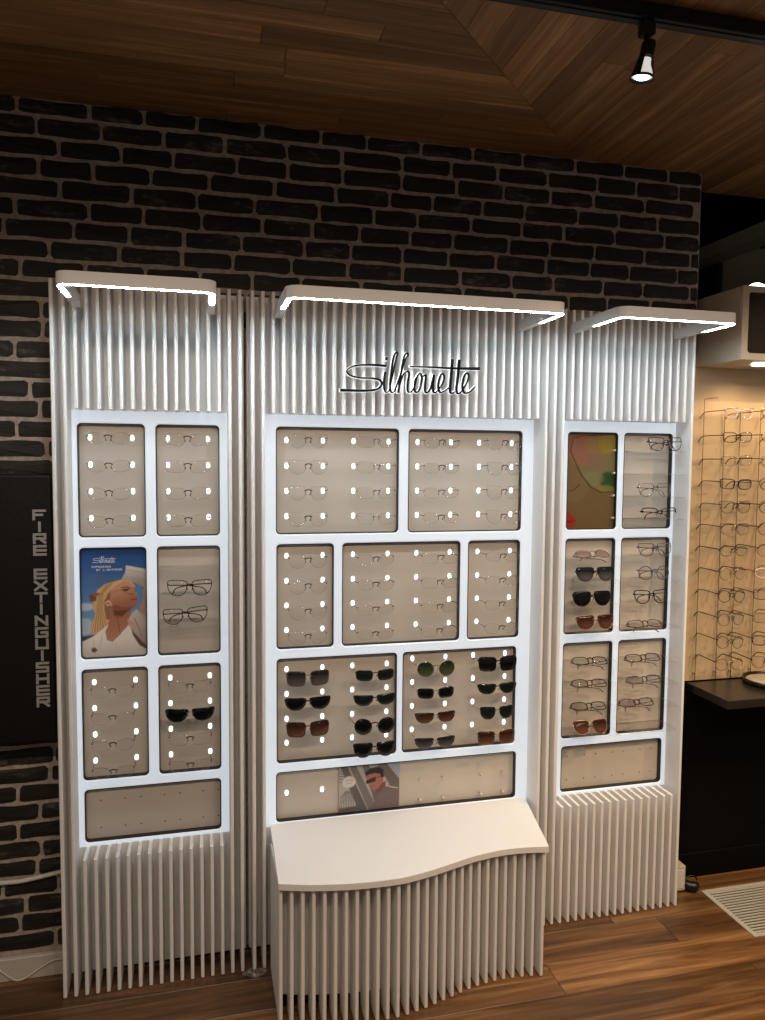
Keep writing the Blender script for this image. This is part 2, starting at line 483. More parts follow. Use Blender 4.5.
def prism_y(name, pts, y0, y1):
    n = len(pts)
    vs = [(x, y0, z) for x, z in pts] + [(x, y1, z) for x, z in pts]
    fs = [tuple(range(n)), tuple(range(n, 2 * n))] + [(i, (i + 1) % n, n + (i + 1) % n, n + i) for i in range(n)]
    return raw(name, vs, fs)
SLOT = prism_y('slot', rrect(-.0055, .0055, -.0088, .0088, .0054, 5), -.0012, .001); SLOT.materials.append(MT['slot'])
PEG = tube('peg', [(0, .001, 0), (0, -.012, .001), (0, -.020, .003)], .0034, 8); PEG.materials.append(MT['fpearl'])
SHELFD = .105
def shelf(t, a, b, z):
    me = raw('shelf', [(a + .004, Y_BRD, z - .0035), (b - .004, Y_BRD, z - .0035), (b - .004, Y_BRD - SHELFD, z - .0035), (a + .004, Y_BRD - SHELFD, z - .0035),
                       (a + .004, Y_BRD, z), (b - .004, Y_BRD, z), (b - .004, Y_BRD - SHELFD, z), (a + .004, Y_BRD - SHELFD, z)],
             [(0, 1, 2, 3), (4, 5, 6, 7), (0, 1, 5, 4), (1, 2, 6, 5), (2, 3, 7, 6), (3, 0, 4, 7)])
    mk('shelf', me, 'acry', t)
def canopy(unit, xl, xr, yf=1.985, z0=2.024, z1=2.056, rl=.035, rr=.035):
    path = [(xl, Y_FIN + .004)]
    for i in range(9):
        a = math.pi * 1.0 + math.pi / 2 * i / 8; path.append((xl + rl + rl * math.cos(a), yf + rl + rl * math.sin(a)))
    for i in range(9):
        a = math.pi * 1.5 + math.pi / 2 * i / 8; path.append((xr - rr + rr * math.cos(a), yf + rr + rr * math.sin(a)))
    path.append((xr, Y_FIN + .004))
    def sweep(name, pth, o0, o1, za, zb):
        L = []; P = [Vector((*p, 0)) for p in pth]
        for i, p in enumerate(P):
            t = (P[min(i + 1, len(P) - 1)] - P[max(i - 1, 0)]).normalized(); nrm = Vector((-t.y, t.x, 0))
            q0, q1 = p + nrm * o0, p + nrm * o1
            L += [(q0.x, q0.y, za), (q1.x, q1.y, za), (q1.x, q1.y, zb), (q0.x, q0.y, zb)]
        fs = [(0, 1, 2, 3), tuple(range(len(L) - 4, len(L)))]
        for i in range(len(P) - 1):
            for s in range(4):
                s2 = (s + 1) % 4; fs.append((4 * i + s, 4 * i + s2, 4 * i + 4 + s2, 4 * i + 4 + s))
        return raw(name, L, fs)
    c = mk('canopy_light', sweep('canopy_light', path, 0, .020, z0, z1), 'white', unit)
    lp = list(path); lp[0] = (xl, yf + .16); lp[-1] = (xr, yf + .16)
    mk('led_strip', sweep('led_strip', lp, .004, .014, z0 - .001, z0 + .001), 'led', c)
def unit(name, label, fins, panel, full, holes, can, edge):
    e = tag(empty(name), label, 'display unit')
    n, x0, x1 = fins
    xs = [x0 + (x1 - x0) * i / (n - 1) for i in range(n)]
    # board behind the fins: above the panel, below it and beside it
    bb = []
    for a, b, c, d in ((*edge, Z_PT, Z_TOP), (*edge, .018, Z_PB), (edge[0], panel[0], Z_PB, Z_PT), (panel[1], edge[1], Z_PB, Z_PT)):
        mk('back_board', box('back_board', (a, 2.3745, c), (b, 2.398, d)), 'board', e)
    for i, x in enumerate(xs):
        if i < full[0] or i >= n - full[1]: mk('fin', FULL, None, e, (x, 0, 0))
        else:
            mk('fin', UPPER, None, e, (x, 0, 0)); mk('fin', LOWER_BENCH if full == (2, 2) and n == 33 else LOWER, None, e, (x, 0, 0))
    mk('panel', hole_panel(panel[0], panel[1], Z_PB, Z_PT, holes), 'panel', e)
    canopy(e, *can)
    return e, [tray(e, *h) for h in holes]
LX = [(-.347, -.155), (-.125, .064)]
holesL = [(*x, *r) for r in (R1, R2, R3) for x in LX] + [(-.345, .063, *RW)]
UL, TL = unit('display_unit', 'white finned eyewear wall unit holding the blonde woman poster', (18, -.396, .123), (-.3605, .0875), (2, 2), holesL, (-.337, .049), (-.401, .1385))
holesC = [(.237, .637, *R1), (.669, 1.071, *R1), (.238, .423, *R2), (.450, .854, *R2), (.881, 1.070, *R2), (.238, .637, *R3), (.656, 1.063, *R3), (.236, 1.070, *RW)]
UC, TC = unit('display_unit', 'wide white finned eyewear wall unit behind the bench, under the script lettering', (33, .160, 1.146), (.1962, 1.1101), (2, 2), holesC, (.226, 1.030), (.1475, 1.1605))
RX = [(1.240, 1.434), (1.457, 1.652)]
holesR = [(*x, *r) for r in (R1, R2, R3) for x in RX] + [(1.242, 1.646, *RW)]
UR, TR = unit('display_unit', 'white finned eyewear wall unit holding the close-up lens poster', (17, 1.177, 1.6650), (1.1825, 1.6597), (1, 1), holesR, (1.195, 1.603), (1.1625, 1.6702))

def slots(t, xs, zs):
    for z in zs:
        for x in xs: mk('slot', SLOT, None, t, (x, Y_BRD, z))
ZR1 = [1.663, 1.582, 1.502, 1.421]; ZR2 = [1.294, 1.213, 1.133, 1.053]
ZR3 = [.920, .839, .757, .675]; ZC6 = [.925, .844, .762, .682]; ZC7 = [.937, .856, .774, .693]
LA, LB = (-.313, -.193), (-.090, .030)
CA, CB, CC, CD = (.272, .389), (.489, .606), (.705, .822), (.922, 1.040)
C7A, C7B = (.695, .812), (.912, 1.029)
slots(TL[0], LA, ZR1); slots(TL[1], LB, ZR1); slots(TL[4], LA, ZR3); slots(TL[5], LB, ZR3)
slots(TC[0], CA + CB, ZR1); slots(TC[1], CC + CD, ZR1); slots(TC[2], CA, ZR2); slots(TC[3], CB + CC, ZR2); slots(TC[4], CD, ZR2)
slots(TC[5], CA + CB, ZC6); slots(TC[6], C7A + C7B, ZC7); slots(TC[7], CA, [.515])
for x in (.724, .806, .943, 1.025):
    for z in (.517, .449): mk('peg', PEG, None, TC[7], (x, Y_BRD, z))
for t, xs in ((TL[6], [-.30 + .059 * i for i in range(7)]), (TR[6], [1.275 + .0565 * i for i in range(7)])):
    for i, x in enumerate(xs):
        for z in (.548, .462):
            mk('peg_hole', prism_y('peg_hole', rrect(-.0022, .0022, -.0022, .0022, .002, 2), -.0006, .001), 'rim', t, (x + (.012 if i % 2 else 0), Y_BRD, z))
ZS1, ZS2, ZS3 = [1.641, 1.561, 1.482, 1.403], [1.272, 1.189, 1.105, 1.022], [.901, .822, .741, .655]
for z in ZS1: shelf(TR[1], *RX[1], z)
for z in ZS1: mk('peg', PEG, None, TR[0], (1.420, Y_BRD - .004, z))
for z in ZS2:
    shelf(TR[2], *RX[0], z); shelf(TR[3], *RX[1], z); 
for z in ZS2[:3]: shelf(TL[3], *LX[1], z)
for z in ZS3: shelf(TR[4], *RX[0], z); shelf(TR[5], *RX[1], z)

# ------------------------------------------------------------------ bench in front of the wide unit
bench = tag(empty('display_bench', (0, 0, 0)), 'white low bench with wavy front edge and finned base', 'bench')
ZB = .425
curve = catmull([(.207, 2.020), (.30, 1.994), (.42, 1.975), (.544, 1.972), (.63, 1.988), (.705, 2.010), (.79, 2.036), (.879, 2.051), (.96, 2.050), (1.034, 2.038)], 4)
poly = [(float(p[0]), float(p[1])) for p in curve] + [(1.104, 2.3692), (.217, 2.3692)]
def front_y(x):
    return float(np.interp(x, [p[0] for p in curve], [p[1] for p in curve]))
me = prism('top', poly, ZB - .018, ZB)
mk('top', me, 'white', bench)
inner = [(x, front_y(x) + .085) for x in np.linspace(.2225, 1.022, 26)]
mk('body', prism('body', [(.219, 2.281)] + inner + [(1.030, 2.281)], .045, ZB - .0185), 'board', bench)
mk('side_panel', prism('side_panel', [(.209, 2.045), (.2205, 2.045), (.2205, 2.281), (.209, 2.281)], .003, ZB - .0185), 'white', bench)
for i in range(28):
    x = .2145 + (1.026 - .2145) * i / 27; y = front_y(x) + .014
    h, c = .0051, .002
    mk('fin', prism('fin', [(-h, .075), (-h, c), (-h + c, 0), (h - c, 0), (h, c), (h, .075)], .003, ZB - .0185), 'white', bench, (x, y, 0))

# ------------------------------------------------------------------ script lettering above the wide unit
def ribbon(pts, wd, y0, y1, depth_name='letter'):
    P = [np.array(p) for p in pts]; n = len(P); A = []; B = []
    for i in range(n):
        t = P[min(i + 1, n - 1)] - P[max(i - 1, 0)]; t = t / (np.hypot(*t) + 1e-9); nr = np.array([-t[1], t[0]])
        wi = wd[i] / 2 if hasattr(wd, '__len__') else wd / 2
        A.append(P[i] + nr * wi); B.append(P[i] - nr * wi)
    vs = [(p[0], y0, p[1]) for p in A] + [(p[0], y0, p[1]) for p in B] + [(p[0], y1, p[1]) for p in A] + [(p[0], y1, p[1]) for p in B]
    fs = []
    for i in range(n - 1):
        fs += [(i, i + 1, n + i + 1, n + i), (2 * n + i, 2 * n + i + 1, 3 * n + i + 1, 3 * n + i), (i, i + 1, 2 * n + i + 1, 2 * n + i), (n + i, n + i + 1, 3 * n + i + 1, 3 * n + i)]
    fs += [(0, n, 3 * n, 2 * n), (n - 1, 2 * n - 1, 4 * n - 1, 3 * n - 1)]
    return vs, fs
GLY = [
    ('S', [([(268, 124), (200, 119), (140, 120), (100, 130), (80, 148), (95, 168), (140, 180), (200, 183), (238, 192), (246, 212), (225, 235), (170, 242), (100, 241), (50, 240)], (6, 3, 5, 8))]),
    ('i', [([(264, 152), (258, 195), (259, 232), (268, 250), (282, 244)], (5, 5, 3, 3)), ([(270, 80), (269, 97)], (6, 6, 6, 6))]),
    ('l', [([(282, 244), (297, 175), (316, 90), (322, 66), (314, 60), (302, 92), (291, 170), (286, 225), (294, 250), (308, 246)], (3, 4, 5, 3))]),
    ('h', [([(308, 246), (330, 185), (355, 105), (372, 74), (366, 62), (352, 88), (339, 160), (329, 228), (326, 252)], (3, 4, 4, 5)), ([(328, 232), (348, 170), (368, 150), (378, 162), (371, 210), (372, 245), (386, 250)], (3, 4, 5, 3))]),
    ('o', [([(386, 250), (402, 226), (416, 176), (430, 160), (438, 180), (431, 228), (416, 250), (403, 238), (407, 192), (426, 160)], (3, 4, 4, 3))]),
    ('u', [([(438, 180), (458, 168), (453, 232), (461, 252), (480, 232), (496, 166)], (3, 5, 4, 4)), ([(496, 166), (491, 232), (499, 252), (512, 244)], (5, 5, 4, 3))]),
    ('e', [([(512, 244), (536, 212), (546, 178), (536, 160), (523, 185), (517, 225), (526, 250), (548, 243), (572, 225)], (3, 4, 5, 3))]),
    ('t', [([(585, 92), (579, 170), (573, 236), (580, 255), (595, 248)], (7, 6, 5, 3))]),
    ('t', [([(618, 95), (611, 175), (604, 238), (612, 256), (626, 248)], (7, 6, 5, 3)), ([(383, 126), (480, 130), (600, 136), (715, 137)], (3, 4, 6, 9))]),
    ('e', [([(626, 248), (654, 205), (663, 170), (652, 158), (639, 180), (632, 225), (642, 252), (664, 250), (680, 237), (692, 224)], (3, 4, 5, 3))]),
]
def glyph_mesh(strokes, fn, sc, y0, y1, grow=0, name='letter'):
    V = []; Fc = []
    for pts, wds in strokes:
        c = catmull([fn(*p) for p in pts], 5); n = len(c)
        wd = [np.interp(i / (n - 1), [0, .33, .66, 1], wds) * sc + grow for i in range(n)]
        if grow:
            a, b = c[0] - c[1], c[-1] - c[-2]
            c[0] = c[0] + a / (np.hypot(*a) + 1e-9) * grow * .5; c[-1] = c[-1] + b / (np.hypot(*b) + 1e-9) * grow * .5
        v, f = ribbon(c, wd, y0, y1); o = len(V); V += v; Fc += [tuple(i + o for i in q) for q in f]
    return raw(name, V, Fc)
YL = 2.262
def logo_xy(x, y):
    p = ony(330 + x / 4.78, 340 + y / 4.78, YL); return (p.x, p.z)
sign = tag(empty('script_sign', (0, 0, 0)), 'black script lettering with white glowing outline fixed on the white fins', 'sign')
for ch, st in GLY:
    l = mk('letter', glyph_mesh(st, logo_xy, .00095, YL - .004, YL + .004, .0010), 'logo', sign)
    mk('halo', glyph_mesh(st, logo_xy, .00068, YL + .006, YL + .010, .0052, 'halo'), 'halo', l)
for x in (.47, .60, .72):
    mk('standoff', tube('standoff', [(x, YL + .006, 1.852 if x < .5 else 1.86), (x, Y_FIN, 1.852 if x < .5 else 1.86)], .0025, 6), 'chrome', sign)

# ------------------------------------------------------------------ posters
def lin(c):
    c = np.array(c, float) / 255.; return np.where(c <= .04045, c / 12.92, ((c + .055) / 1.055) ** 2.4)
class Pic:
    def __init__(s, x0, x1, y0, y1, nx, ny):
        s.b = (x0, x1, y0, y1); s.nx, s.ny = nx, ny
        s.X, s.Y = np.meshgrid(np.linspace(x0, x1, nx), np.linspace(y0, y1, ny)); s.C = np.zeros((ny, nx, 3))
    def fill(s, c0, c1):
        t = ((s.Y - s.b[2]) / (s.b[3] - s.b[2]))[..., None]; s.C[:] = np.array(c0) * (1 - t) + np.array(c1) * t
    def blur(s, m, k):
        for _ in range(k):
            q = np.pad(m, 1, mode='edge'); m = (q[:-2, 1:-1] + q[2:, 1:-1] + q[1:-1, :-2] + q[1:-1, 2:] + 2 * m) / 6
        return m
    def put(s, m, col, col2=None, ax=(0, 1, 0)):
        col = np.array(col, float)
        if col2 is not None:
            t = np.clip((s.X * ax[0] + s.Y * ax[1] - ax[2]) / (ax[3] if len(ax) > 3 else 1), 0, 1)[..., None]
            col = col * (1 - t) + np.array(col2) * t
        s.C = s.C * (1 - m[..., None]) + col * m[..., None]
    def poly(s, pts, col, k=1, col2=None, ax=(0, 1, 0, 1), op=1):
        m = np.zeros(s.X.shape, bool); n = len(pts)
        for i in range(n):
            (xa, ya), (xb, yb) = pts[i], pts[(i + 1) % n]
            if ya == yb: continue
            c = ((ya > s.Y) != (yb > s.Y)) & (s.X < (xb - xa) * (s.Y - ya) / (yb - ya) + xa); m ^= c
        s.put(s.blur(m.astype(float), k) * op, col, col2, ax)
    def ell(s, cx, cy, rx, ry, col, k=1, op=1):
        s.put(s.blur((((s.X - cx) / rx) ** 2 + ((s.Y - cy) / ry) ** 2 < 1).astype(float), k) * op, col)
    def line(s, pts, wd, col, op=1):
        for (xa, ya), (xb, yb) in zip(pts[:-1], pts[1:]):
            dx, dy = xb - xa, yb - ya; t = np.clip(((s.X - xa) * dx + (s.Y - ya) * dy) / (dx * dx + dy * dy + 1e-9), 0, 1)
            d = np.hypot(s.X - xa - t * dx, s.Y - ya - t * dy); s.put(np.clip(wd / 2 - d + 1.5, 0, 3) / 3 * op, col)
    def build(s, name, x0, x1, z0, z1, y, label, r=.012):
        nx, ny = s.nx, s.ny
        xs = np.linspace(x0, x1, nx); zs = np.linspace(z1, z0, ny)
        GX, GZ = np.meshgrid(xs, zs)
        ex = np.maximum(0, np.maximum(x0 + r - GX, GX - x1 + r)); ez = np.maximum(0, np.maximum(z0 + r - GZ, GZ - z1 + r))
        d = np.hypot(ex, ez); bad = (d > r) & (ex > 0) & (ez > 0)
        f = np.where(bad, r / np.maximum(d, 1e-6), 1)
        GX = np.where(GX < x0 + r, x0 + r - ex * f, np.where(GX > x1 - r, x1 - r + ex * f, GX))
        GZ = np.where(GZ < z0 + r, z0 + r - ez * f, np.where(GZ > z1 - r, z1 - r + ez * f, GZ))
        V = np.stack([GX, np.full_like(GX, y), GZ], -1).reshape(-1, 3)
        n0 = len(V)
        i = np.arange(nx * ny).reshape(ny, nx)
        Q = np.stack([i[1:, :-1], i[1:, 1:], i[:-1, 1:], i[:-1, :-1]], -1).reshape(-1, 4).tolist()
        edge = list(i[0, :]) + list(i[1:, -1]) + list(i[-1, -2::-1]) + list(i[-2:0:-1, 0])
        V = V.tolist(); m = len(edge)
        for e in edge: V.append([V[e][0], y + .0025, V[e][2]])
        for k in range(m): Q.append((int(edge[k]), int(edge[(k + 1) % m]), n0 + (k + 1) % m, n0 + k))
        Q.append(tuple(range(n0, n0 + m)))
        me = bpy.data.meshes.new(name); me.from_pydata(V, [], Q)
        at = me.color_attributes.new('print', 'FLOAT_COLOR', 'POINT')
        C = np.ones((len(V), 4), np.float32); C[:n0, :3] = lin(np.clip(s.C.reshape(-1, 3), 0, 255)); C[n0:, :3] = .5
        at.data.foreach_set('color', C.ravel())
        return tag(mk(name, me, 'print'), label, 'poster')

# blonde woman against a blue sky
p = Pic(75, 605, 55, 945, 134, 224)
p.fill((28, 72, 140), (150, 185, 215))
p.ell(110, 530, 75, 32, (205, 208, 215), 8, .8); p.ell(105, 690, 60, 70, (190, 195, 205), 8, .8); p.ell(560, 440, 60, 80, (95, 140, 185), 6, .6)
p.poly([(75, 770), (160, 760), (240, 770), (200, 830), (75, 810)], (70, 75, 95), 3)
p.poly([(130, 262), (230, 275), (320, 290), (420, 295), (340, 335), (210, 345), (150, 310)], (80, 105, 140), 5, op=.8)
p.poly([(438, 203), (605, 238), (605, 345), (565, 385), (505, 350), (400, 312), (432, 262)], (212, 203, 195), 1, (150, 138, 130), (0, 1, 230, 140))
p.line([(445, 240), (560, 265), (605, 290)], 6, (170, 158, 150)); p.line([(470, 300), (560, 330)], 8, (160, 148, 140), .7)
p.poly([(575, 400), (605, 380), (605, 650), (545, 590), (540, 545), (570, 480)], (172, 135, 118), 2)
p.poly([(560, 350), (600, 330), (605, 400), (570, 440), (585, 390)], (190, 150, 130), 1)
p.poly([(485, 590), (520, 562), (605, 640), (605, 900), (560, 870), (500, 790), (440, 660)], (196, 186, 176), 2, (150, 135, 125), (.7, .7, 760, 300))
p.line([(530, 580), (600, 650)], 8, (165, 152, 142)); p.line([(500, 640), (540, 730), (560, 790)], 9, (140, 120, 108))
p.poly([(325, 335), (420, 312), (480, 335), (515, 375), (495, 400), (400, 345), (330, 390), (290, 470), (300, 560), (310, 650), (270, 705), (215, 745), (150, 758), (145, 700), (185, 590), (165, 540), (170, 480), (205, 400), (265, 352)], (206, 166, 118), 1)
for a in range(15):
    t = a / 14
    p.line([(330 - 60 * t, 340 + 20 * t), (250 - 40 * t, 430 + 30 * t), (245 - 50 * t, 560), (270 - 110 * t, 720 + 20 * t)], 5, ((120, 84, 54), (238, 205, 160), (160, 118, 78))[a % 3], .6)
p.poly([(290, 430), (330, 380), (325, 480), (300, 560), (310, 640), (275, 640), (260, 560), (258, 490)], (120, 80, 52), 2, op=.7)
p.poly([(140, 440), (165, 425), (200, 425), (195, 485), (150, 490)], (120, 70, 58), 2); p.poly([(165, 440), (180, 415), (235, 425), (200, 450)], (150, 90, 70), 1)
p.poly([(305, 540), (480, 560), (455, 640), (448, 690), (380, 770), (325, 822), (270, 795), (262, 720), (300, 650)], (156, 102, 80), 2, (190, 135, 110), (0, 1, 560, 260))
p.poly([(330, 560), (470, 555), (400, 620), (340, 610)], (96, 58, 44), 5, op=.85); p.line([(360, 620), (385, 760)], 7, (120, 74, 58), .7)
p.poly([(318, 400), (360, 345), (410, 325), (462, 345), (500, 385), (516, 420), (530, 445), (522, 458), (528, 478), (520, 492), (526, 520), (505, 545), (450, 562), (370, 572), (318, 555), (300, 470)], (204, 148, 120), 1, (164, 104, 82), (.25, 1, 480, 140))
p.poly([(340, 520), (420, 545), (520, 535), (450, 565), (360, 572), (318, 552)], (130, 80, 62), 3, op=.7)
p.poly([(320, 400), (340, 370), (420, 330), (400, 325), (330, 360), (300, 440)], (220, 180, 132), 1)
p.poly([(258, 500), (292, 478), (312, 490), (325, 525), (282, 532)], (214, 160, 132), 1); p.line([(275, 505), (305, 515)], 6, (150, 95, 75))
p.line([(400, 385), (445, 378), (470, 392)], 8, (110, 68, 52)); p.poly([(400, 400), (455, 392), (462, 408), (420, 416)], (96, 58, 50), 1)
p.line([(455, 432), (500, 445)], 7, (130, 80, 65), .7); p.poly([(470, 478), (522, 474), (524, 490), (478, 488)], (150, 78, 72), 1); p.line([(474, 481), (524, 482)], 4, (100, 50, 48))
p.line([(318, 425), (370, 405), (420, 395)], 3, (120, 90, 70)); p.line([(420, 395), (440, 430), (485, 440), (520, 412), (500, 396), (420, 395)], 3, (96, 75, 65))
p.poly([(445, 640), (470, 655), (512, 690), (505, 712), (460, 690), (442, 665)], (206, 156, 130), 1)
p.poly([(292, 678), (264, 738), (276, 808), (322, 824), (380, 768), (452, 690), (510, 790), (605, 895), (605, 945), (75, 945), (75, 812), (165, 772)], (232, 224, 216), 1, (200, 190, 184), (0, 1, 780, 170))
p.line([(240, 760), (220, 860), (190, 930)], 8, (206, 196, 188)); p.line([(350, 830), (360, 930)], 9, (210, 200, 192))
p.poly([(475, 720), (500, 760), (605, 880), (605, 900), (540, 860), (490, 780)], (96, 72, 64), 2)
p.poly([(150, 872), (180, 862), (200, 885), (175, 905), (155, 895)], (100, 84, 80), 1); p.line([(170, 800), (168, 870)], 3, (170, 160, 155))
post = p.build('poster', LX[0][0] + .001, LX[0][1] - .001, R2[0] + .001, R2[1] - .001, Y_BRD - .006, 'poster of blonde woman in white top against blue sky')
def post_xy(x, y):
    u = (x - 50) / 665 * 190 + 172; v = (y - 62) / 195 * 52 + 130
    return (LX[0][0] + (u - 75) / 530 * .190, R2[1] - (v - 55) / 890 * .336)
VV = []; FF = []
for ch, st in GLY:
    for pts, wds in st:
        c = catmull([post_xy(*q) for q in pts], 3); v, f = ribbon(c, .0012, Y_BRD - .0068, Y_BRD - .006); o = len(VV); VV += v; FF += [tuple(i + o for i in q) for q in f]
mk('printed_script', raw('printed_script', VV, FF), 'ink', post)

# stroke alphabet on a 4 x 6 grid for block capitals
ALPH = {'F': ['0006', '0646', '0333'], 'I': ['2026'], 'R': ['0006', '0646', '4643', '4303', '2340'], 'E': ['0006', '0646', '0343', '0040'], 'X': ['0046', '0640'],
        'T': ['0646', '2026'], 'N': ['0006', '0640', '4046'], 'G': ['4606', '0600', '0040', '4043', '4323'], 'U': ['0600', '0040', '4046'], 'S': ['4606', '0603', '0343', '4340', '4000'],
        'H': ['0006', '4046', '0343'], 'M': ['0006', '0623', '2346', '4640'], 'P': ['0006', '0646', '4643', '4303'], 'O': ['0006', '0646', '4640', '4000'], 'W': ['0600', '0023', '2340', '4046'],
        'D': ['0006', '0636', '3645', '4541', '4130', '3000'], 'B': ['0006', '0646', '4640', '4000', '0343'], 'Y': ['0623', '4623', '2320'], 'L': ['0600', '0040']}
def block(ch, x, z, wd, ht, st, y0, y1):
    V = []; Fc = []
    for q_, s in enumerate(ALPH[ch]):
        a, b, c, d = (int(k) for k in s)
        P0 = np.array((x + a / 4 * wd, z + b / 6 * ht)); P1 = np.array((x + c / 4 * wd, z + d / 6 * ht))
        t = (P1 - P0) / np.hypot(*(P1 - P0)); v, f = ribbon([P0 - t * st / 2, P1 + t * st / 2], st, y0 - q_ * .0002, y1)
        o = len(V); V += v; Fc += [tuple(i + o for i in q) for q in f]
    return V, Fc
VV = []; FF = []
for txt, x, z in (('EMPOWERED', -.313, 1.272), ('BY LIGHTNESS', -.300, 1.2625)):
    for i, ch in enumerate(txt):
        if ch == ' ': continue
        v, f = block(ch, x + i * .0062, z, .0036, .0046, .0009, Y_BRD - .0068, Y_BRD - .006); o = len(VV); VV += v; FF += [tuple(k + o for k in q) for q in f]
mk('printed_text', raw('printed_text', VV, FF), 'ink', post)

# close-up of a tinted lens
p = Pic(72, 355, 50, 597, 100, 190)
p.fill((112, 90, 58), (108, 84, 50))
p.ell(120, 330, 90, 120, (122, 98, 64), 12, .6)
lensp = [(112, 84), (160, 70), (240, 66), (330, 70), (375, 90), (380, 300), (340, 385), (280, 388), (220, 360), (170, 300), (120, 210), (96, 150)]
p.poly([(x, y) for x, y in lensp], (118, 104, 66), 1)
p.ell(160, 150, 85, 90, (150, 92, 76), 14, .8); p.ell(250, 130, 70, 60, (140, 110, 66), 14, .7); p.ell(310, 110, 55, 60, (146, 128, 46), 12, .8); p.ell(235, 210, 50, 50, (128, 96, 76), 12, .7); p.ell(320, 320, 55, 50, (44, 66, 30), 10, .95); p.ell(300, 365, 50, 18, (128, 114, 52), 5, .8)
p.ell(230, 310, 60, 40, (128, 118, 80), 10, .6)
p.line(lensp[-3:] + lensp[:3], 4, (70, 44, 30)); p.line(lensp[6:10], 5, (60, 44, 26)); p.line([(96, 150), (150, 275), (205, 350), (280, 390)], 4, (66, 42, 30))
p.line([(72, 380), (120, 375), (150, 345)], 5, (78, 52, 32)); p.line([(85, 62), (180, 58), (280, 62), (330, 56)], 4, (84, 66, 44))
p.poly([(72, 488), (100, 505), (142, 545), (120, 585), (72, 592)], (150, 44, 32), 2); p.poly([(72, 545), (110, 550), (140, 546), (100, 562), (72, 560)], (120, 26, 22), 2)
p.build('poster', RX[0][0] + .001, RX[0][1] - .001, R1[0] + .001, R1[1] - .001, Y_BRD - .006, 'close-up poster of a large tinted lens above red lips')

# man in sunglasses
p = Pic(150, 603, 100, 445, 110, 84)
p.fill((168, 164, 162), (190, 184, 180))
for a, b, c in ((160, 255, (96, 90, 88)), (225, 330, (118, 110, 106)), (320, 395, (104, 96, 94))):
    p.poly([(a, 100), (a + 50, 100), (b + 110, 445), (b + 40, 445)], c, 1)
p.poly([(430, 100), (500, 100), (603, 235), (603, 330), (540, 290)], (104, 94, 92), 1); p.poly([(505, 100), (603, 100), (603, 220)], (150, 164, 188), 1)
for k in range(9): p.line([(152 + 14 * k, 440), (165 + 11 * k, 330 + 2 * k), (200 + 6 * k, 290)], 5, (110, 104, 102))
for k in range(5): p.line([(152, 130 + 22 * k), (215, 150 + 16 * k)], 5, (108, 102, 100))
p.poly([(150, 415), (310, 405), (320, 445), (150, 445)], (92, 86, 84), 2)
p.ell(225, 222, 50, 44, (214, 208, 204), 1); p.line([(195, 212), (255, 208)], 4, (150, 145, 142)); p.line([(200, 235), (250, 230)], 4, (150, 145, 142))
p.poly([(380, 435), (430, 370), (440, 320), (520, 270), (575, 290), (603, 330), (603, 445), (370, 445)], (112, 96, 98), 1)
for k in range(8): p.line([(450 + 22 * k, 330 - 4 * k), (430 + 24 * k, 440)], 3, (140, 122, 122), .7)
p.line([(505, 275), (550, 292), (590, 300)], 8, (196, 184, 182))
p.poly([(420, 270), (500, 240), (495, 285), (440, 330), (430, 310)], (120, 70, 62), 1)
p.poly([(350, 190), (380, 175), (450, 165), (482, 200), (480, 245), (440, 290), (405, 305), (378, 275), (366, 240)], (168, 108, 96), 1)
p.poly([(346, 190), (345, 165), (380, 135), (440, 125), (478, 150), (484, 205), (470, 215), (455, 180), (420, 172), (370, 180)], (30, 22, 22), 1)
p.poly([(352, 225), (420, 200), (424, 232), (395, 240), (372, 245), (352, 250)], (44, 16, 18), 1); p.line([(420, 210), (480, 195)], 4, (34, 18, 18)); p.line([(385, 272), (415, 264)], 4, (110, 58, 54))
a, b = ony(338.5, 780, Y_BRD), ony(399, 780, Y_BRD)
p.build('poster', a.x, b.x, .4315, .5885, Y_BRD - .006, 'grey poster of dark-haired man in sunglasses in the lowest wide tray', .0008)

# ------------------------------------------------------------------ eyewear
SHAPES = dict(   # half width, half height, squareness, lower taper, inner drop
    oval=(.0255, .0170, 2.3, .06, .0), rect=(.0270, .0175, 3.6, .08, .0), round=(.0235, .0220, 2.0, .0, .0),
    panto=(.0255, .0215, 2.5, .14, .0), wide=(.0285, .0215, 3.2, .12, .0), aviator=(.0280, .0230, 2.5, .16, .10),
    wrap=(.0310, .0200, 2.6, .20, .05), slim=(.0295, .0175, 2.6, .18, .05), cat=(.0275, .0190, 2.8, .16, -.04), square=(.0290, .0235, 4.2, .08, .0), half=(.0265, .0150, 3.0, .10, .0))
def outline(shape, n=24):
    a, b, e, k, dr = SHAPES[shape]; out = []
    for i in range(n):
        t = 2 * math.pi * i / n; c, s = math.cos(t), math.sin(t)
        if shape in ('slim', 'wrap', 'aviator', 'wide', 'cat', 'panto'): e = SHAPES[shape][2] + (2.2 if s > 0 else -.3)
        x = a * math.copysign(abs(c) ** (2 / e), c); z = b * math.copysign(abs(s) ** (2 / e), s)
        x *= 1 + k * z / b
        z += dr * -x * .6 + (.05 * x)
        out.append((x, z))
    return out
GAP = .0085
CACHE = {}
